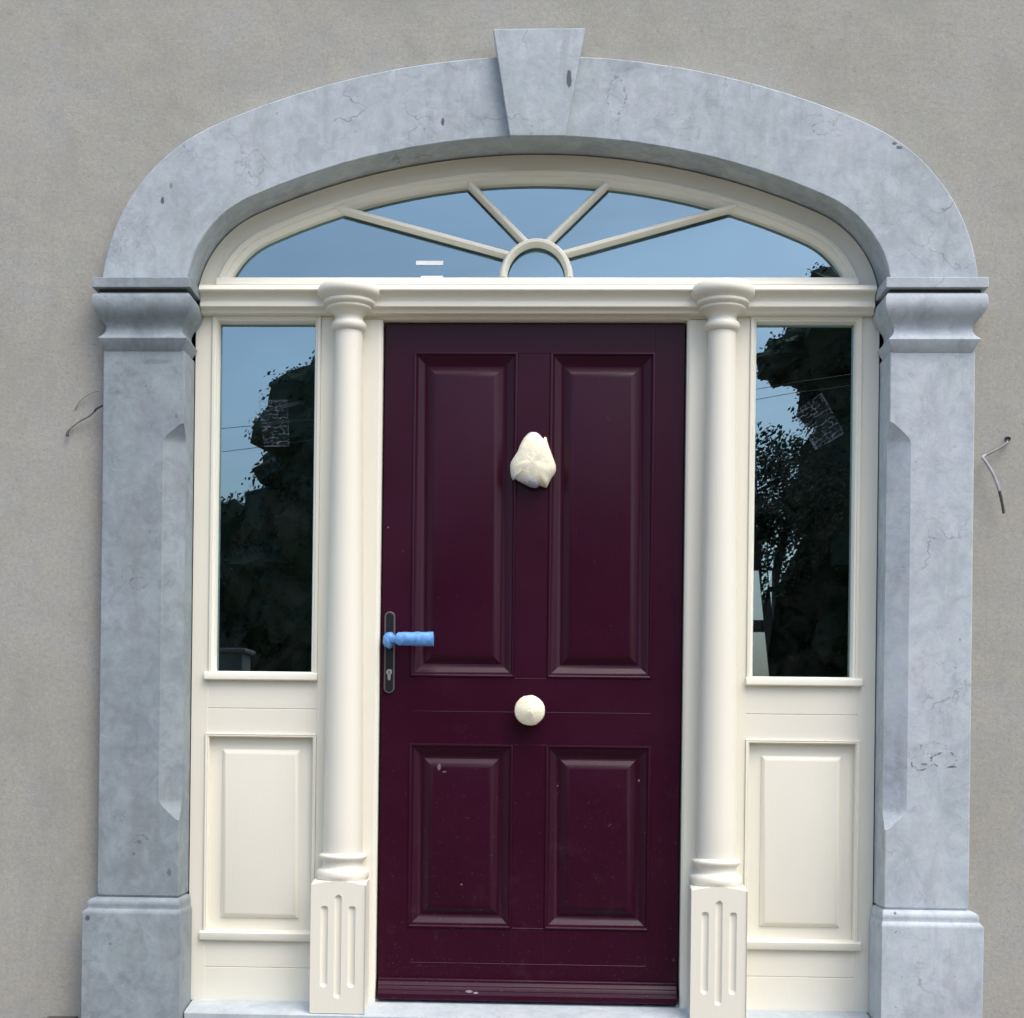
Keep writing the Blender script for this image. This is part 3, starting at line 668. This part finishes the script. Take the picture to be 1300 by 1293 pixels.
# wrapped knob
rings = []
for r, dp in ((.030, 0), (.034, .02), (.0455, .028), (.0478, .036), (.0455, .044), (.036, .050), (.024, .0555), (.012, .0600), (.004, .0630)):
    rings.append([(-.0013 + .006 * (1 - r / .048) + r * (1 + .035 * noise.noise((math.cos(a) * 3, math.sin(a) * 3, 5))) * math.cos(a), DY - dp - .0022 * noise.noise((math.cos(a) * 4, math.sin(a) * 4, r * 60)), .8960 - .006 * (1 - r / .048) + r * (1 + .035 * noise.noise((math.cos(a) * 3, math.sin(a) * 3, 9))) * math.sin(a)) for a in [2 * math.pi * k / 22 for k in range(22)]])
MB().loft(rings, True, False, True).build('knob', M['foam'], door, smooth=25)

# clear films on the glass
c4 = [(.8986, 1.8994), (.9719, 1.7729), (.8812, 1.7212), (.8111, 1.8377)]
def film(pts, mat, label):
    mb = MB(); y = .1165
    mb.loft([[(x, y, z) for x, z in pts], [(x, y + .0006, z) for x, z in pts]], True, True, True)
    o = mb.build('window_film', mat, smooth=0, loc=(pts[2][0], y, pts[2][1])); props(o, label, 'sticker', 'clear films stuck on the sidelight glass')
film(c4, M['film_r'], 'tilted clear film with scribbly pale print on the right sidelight glass')
film([(-.8747, 1.8722), (-.7806, 1.8722), (-.7720, 1.7238), (-.853, 1.7238)], M['film_l'], 'upright clear film with faint pale print on the left sidelight glass')

# ================================================================== cables and hole in the render
t = empty('wall_cable', (1.436, 0, 1.733), 'bent pale cable with a dark end sticking out of the wall right of the doorway', 'cable')
pts = [(1.436, .01, 1.7305), (1.433, -.012, 1.722), (1.414, -.018, 1.706), (1.385, -.022, 1.690), (1.366, -.026, 1.680), (1.3555, -.03, 1.674), (1.356, -.034, 1.667), (1.367, -.036, 1.650), (1.383, -.038, 1.622), (1.395, -.038, 1.594), (1.4035, -.037, 1.570)]
P = spline(pts, 6)
MB().tube(P[:24], .0036).build('sheath', M['cable_m'], t); MB().tube(P[24:], .0046).build('sheath', M['cable_w'], t)
MB().tube(spline([(1.4032, -.037, 1.571), (1.4085, -.036, 1.552), (1.414, -.035, 1.528), (1.4185, -.034, 1.503)], 4), .0046).build('bare_end', M['cable_d'], t)
mb = MB()
mb.loft([[(1.437 + r * 1.3 * math.cos(a) * (1 + .2 * noise.noise((a, 1, 1))), y, 1.7345 + r * math.sin(a)) for a in [2 * math.pi * k / 12 for k in range(12)]] for r, y in ((.0075, -.0045), (.006, -.0052), (.002, -.0048))], True, False, True)
mb.build('drill_hole', M['black'], t, smooth=0)
t = empty('wall_cable', (-1.444, 0, 1.726), 'thin dusty cable looping out beside the left pilaster, dark stub in the wall', 'cable')
MB().tube(spline([(-1.318, -.03, 1.826), (-1.343, -.036, 1.811), (-1.354, -.03, 1.803)], 5), [.0036] * 11).build('bare_end', M['cable_d'], t)
MB().tube(spline([(-1.354, -.03, 1.803), (-1.372, -.022, 1.790), (-1.405, -.014, 1.775)], 5), .0030).build('sheath', M['cable_m'], t)
MB().tube(spline([(-1.405, -.014, 1.775), (-1.425, -.010, 1.762), (-1.4375, -.008, 1.752)], 5), .0028).build('sheath', M['cable_p'], t)
MB().tube(spline([(-1.4365, -.006, 1.754), (-1.4425, -.012, 1.742), (-1.4445, -.012, 1.728)], 5), [.003] * 6 + [.0036, .0042, .0050, .0056, .0050]).build('stub', M['cable_d'], t)
MB().tube(spline([(-1.320, -.03, 1.852), (-1.345, -.022, 1.866), (-1.368, -.016, 1.862), (-1.395, -.010, 1.848), (-1.412, -.006, 1.832), (-1.425, -.001, 1.812)], 5), .0015).build('wire', M['cable_p'], t)

o = MB().loft([[(-1.485, -.05, GZ), (-1.39, -.055, GZ), (-1.388, -.006, GZ), (-1.483, -.006, GZ)], [(-1.481, -.047, -.0715), (-1.393, -.052, -.0700), (-1.391, -.008, -.0700), (-1.479, -.008, -.0710)]], True, True, True).build('slate_offcut', M['slate'], smooth=0, loc=(-1.44, -.03, GZ))
props(o, 'dark low offcut lying at the wall foot beside the left plinth', 'offcut')

# ================================================================== hall seen dimly through the glass
def struct(name, mb, m): return props(mb.build(name, m, smooth=0), kind='structure')
HB = 4.40
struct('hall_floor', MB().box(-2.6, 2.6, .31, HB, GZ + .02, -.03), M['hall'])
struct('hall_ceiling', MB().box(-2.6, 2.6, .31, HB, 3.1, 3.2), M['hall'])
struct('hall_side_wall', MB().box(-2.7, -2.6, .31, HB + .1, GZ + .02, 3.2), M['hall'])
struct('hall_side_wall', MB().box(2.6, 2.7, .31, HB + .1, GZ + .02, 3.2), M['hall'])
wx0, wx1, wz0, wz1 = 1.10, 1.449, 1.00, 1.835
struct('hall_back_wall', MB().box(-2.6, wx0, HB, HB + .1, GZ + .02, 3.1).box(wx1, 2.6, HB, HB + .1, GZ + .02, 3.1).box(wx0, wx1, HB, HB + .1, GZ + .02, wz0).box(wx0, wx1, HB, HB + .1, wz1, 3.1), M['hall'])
t = empty('back_window', (1.28, HB, 1.0), 'small bright back window seen through the right sidelight glass', 'window')
MB().box(wx0, wx1, HB + .02, HB + .08, 1.462, 1.531).build('window_bar', M['wood'], t, smooth=0)
MB().add([(wx0, HB + .05, wz0), (wx1, HB + .05, wz0), (wx1, HB + .05, wz1), (wx0, HB + .05, wz1)], [(0, 1, 2, 3)]).build('pane', M['backglass'], t, smooth=0)
MB().box(1.40, 1.449, HB + .01, HB + .03, 1.700, 1.730).build('catch', M['wood'], t, smooth=0)
o = MB().loft([[(x, y, 0.0 - .03) for x, y in ((1.530, 4.20), (1.576, 4.20), (1.576, 4.23), (1.530, 4.23))], [(x, y, 2.10) for x, y in ((1.316, 4.33), (1.368, 4.33), (1.368, 4.36), (1.316, 4.36))]], True, True, True).build('leaning_board', M['wood'], smooth=0, loc=(1.55, 4.2, -.03))
props(o, 'dark narrow board leaning in front of the bright back window indoors', 'board')

# ================================================================== what the glass mirrors, behind the camera
def knob(d_, c, seed):
    return .78 + .34 * noise.noise(d_ * 2.3 + Vector((seed, c[0], c[2]))) + .15 * noise.noise(d_ * 5.0 + Vector((c[2], seed, c[0])))
def leaves(crowns, n, size, seed, sparse=0.0):
    rnd = random.Random(seed); mb = MB(); tot = sum(r[3] * r[5] for r in crowns)
    for c in crowns:
        (x, y, z, rx, ry, rz) = c
        for _ in range(int(n * rx * rz / tot)):
            d_ = Vector((rnd.gauss(0, 1), rnd.gauss(0, 1), rnd.gauss(0, 1))).normalized()
            if sparse:
                k = rnd.random() ** .45
                if noise.noise(d_ * k * 2.2 + Vector((seed, c[0], 0))) < sparse - 0.2: continue
            else: k = knob(d_, c, seed) * rnd.uniform(.93, 1.045)
            q = Vector((x + d_.x * rx * k, y + d_.y * ry * k, z + d_.z * rz * k))
            s = size * rnd.uniform(.6, 1.3)
            a = Vector((rnd.gauss(0, 1), rnd.gauss(0, 1), rnd.gauss(0, 1))).normalized(); b_ = a.orthogonal().normalized(); e = a.cross(b_)
            mb.add([q - b_ * s, q + e * s * .55 + a * s * .1, q + b_ * s, q - e * s * .55 + a * s * .1], [(0, 1, 2, 3)])
    return mb
def core(mb, c, seed):          # the closed inner mass of a crown, knobbly
    rings = []
    for i in range(1, 20):
        a = math.pi * i / 20; r_ = []
        for k in range(30):
            b_ = 2 * math.pi * k / 30; d_ = Vector((math.sin(a) * math.cos(b_), math.sin(a) * math.sin(b_), math.cos(a)))
            q = .985 * knob(d_, c, seed) + .03 * noise.noise(d_ * 11 + Vector((seed, 0, 3)))
            r_.append((c[0] + d_.x * c[3] * q, c[1] + d_.y * c[4] * q, c[2] + d_.z * c[5] * q))
        rings.append(r_)
    mb.loft(rings, True, True, True)
def tree(name, x, y, h, crowns, n, size, seed, label, mat='leaf', sparse=0.0, group='trees mirrored in the window glass'):
    t = empty(name, (x, y, GZ), label, 'tree', group)
    mb = MB().tube([(x, y, GZ), (x + .05, y, h * .3), (x - .05, y + .1, h * .6), (x, y, h * .9)], [.22, .17, .11, .03], 9)
    for i, c in enumerate(crowns):
        mb.tube([(x, y, h * (.25 + .06 * i)), ((x + c[0]) / 2, (y + c[1]) / 2, (h * .3 + c[2]) / 2 + .2), (c[0], c[1], c[2])], [.10, .07, .02], 7)
    mb.build('trunk', M['bark'], t); lv = leaves(crowns, n, size, seed, sparse)
    if not sparse:
        for c in crowns:
            if c[3] > .4: core(lv, c, seed)
    lv.build('crown', M[mat], t, smooth=0)
TY = -17.2
tree('tree', -2.0, TY, 5.2, [(-2.65, TY, 5.05, 1.65, 1.3, 1.70), (-1.6, TY, 4.3, 1.9, 1.4, 2.2), (-3.0, TY, 3.0, 1.7, 1.3, 1.9), (-.4, TY, 3.4, 1.8, 1.3, 2.0), (1.3, TY, 3.6, 1.6, 1.3, 2.0)], 40000, .034, 11, 'tall dark rounded tree mirrored at the right edge of the left sidelight')
tree('tree', -5.4, TY - 1, 3.6, [(-5.3, TY - 1, 2.6, 1.5, 1.2, 2.45), (-4.1, TY - 1, 2.3, 1.2, 1.1, 2.5), (-6.9, TY - 1, 2.4, 1.6, 1.2, 2.2)], 30000, .034, 12, 'lower bushy tree mirrored at the left of the left sidelight', 'leaf2')
tree('tree', 6.0, TY, 8.0, [(6.2, TY, 6.4, 2.3, 1.6, 2.3), (4.95, TY, 6.5, 1.55, 1.2, 1.75), (5.2, TY, 3.0, 1.75, 1.3, 2.0), (5.5, TY, 4.4, 2.0, 1.4, 2.4), (7.6, TY, 5.4, 2.2, 1.6, 3.2), (3.75, TY, 6.35, .60, .6, .42)], 52000, .036, 13, 'biggest dark tree mirrored in the right sidelight, its top reaching the fanlight corner')
tree('sapling', 3.1, TY + 1, 4.4, [(3.2, TY + 1, 4.0, 1.0, 1.0, 1.25), (3.7, TY + 1, 4.3, .7, .9, .9), (2.6, TY + 1, 3.9, .8, .9, .9)], 19000, .036, 14, 'loose leafy young tree with sky showing through, mirrored low in the right sidelight', 'leaf2', sparse=.02)
hc = [(x, TY - 1.6 + .3 * math.sin(x), 1.5, 1.9, .9, 2.4) for x in [-9 + 1.5 * i for i in range(13)]]
hm = leaves(hc, 30000, .08, 15)
for c in hc: core(hm, c, 15)
hd = hm.build('hedge', M['leaf'], smooth=0, loc=(0, TY - 1.6, GZ))
props(hd, 'long dark hedge mirrored along the bottom of both sidelights', 'hedge')
for a, b_, c, lab in ((4.42, 4.58, 5.05, 'upper thin overhead wire mirrored across the sky in the left sidelight'), (4.02, 4.34, 4.92, 'lower sloping overhead wire mirrored across the sky in the left sidelight')):
    o = MB().tube(spline([(-14, -13.2, a + .5), (-7, -13.2, a), (-3.0, -13.2, b_), (2.8, -13.2, c), (14, -13.2, c + 2.0)], 8), .0036, 6).build('overhead_wire', M['cable_d'], loc=(0, -13.2, b_))
    props(o, lab, 'wire', 'overhead wires mirrored in the glass')
t = empty('gate_pier', (-2.05, -5.6, GZ), 'dull grey gate pier mirrored at the bottom left of the left sidelight', 'pier')
MB().box(-2.25, -2.02, -5.9, -5.6, GZ, 1.37).build('pier_body', M['pier'], t, smooth=0, bevel=.01)
MB().box(-2.29, -1.99, -5.94, -5.56, 1.372, 1.405).build('pier_cap', M['pier'], t, smooth=0, bevel=.012)
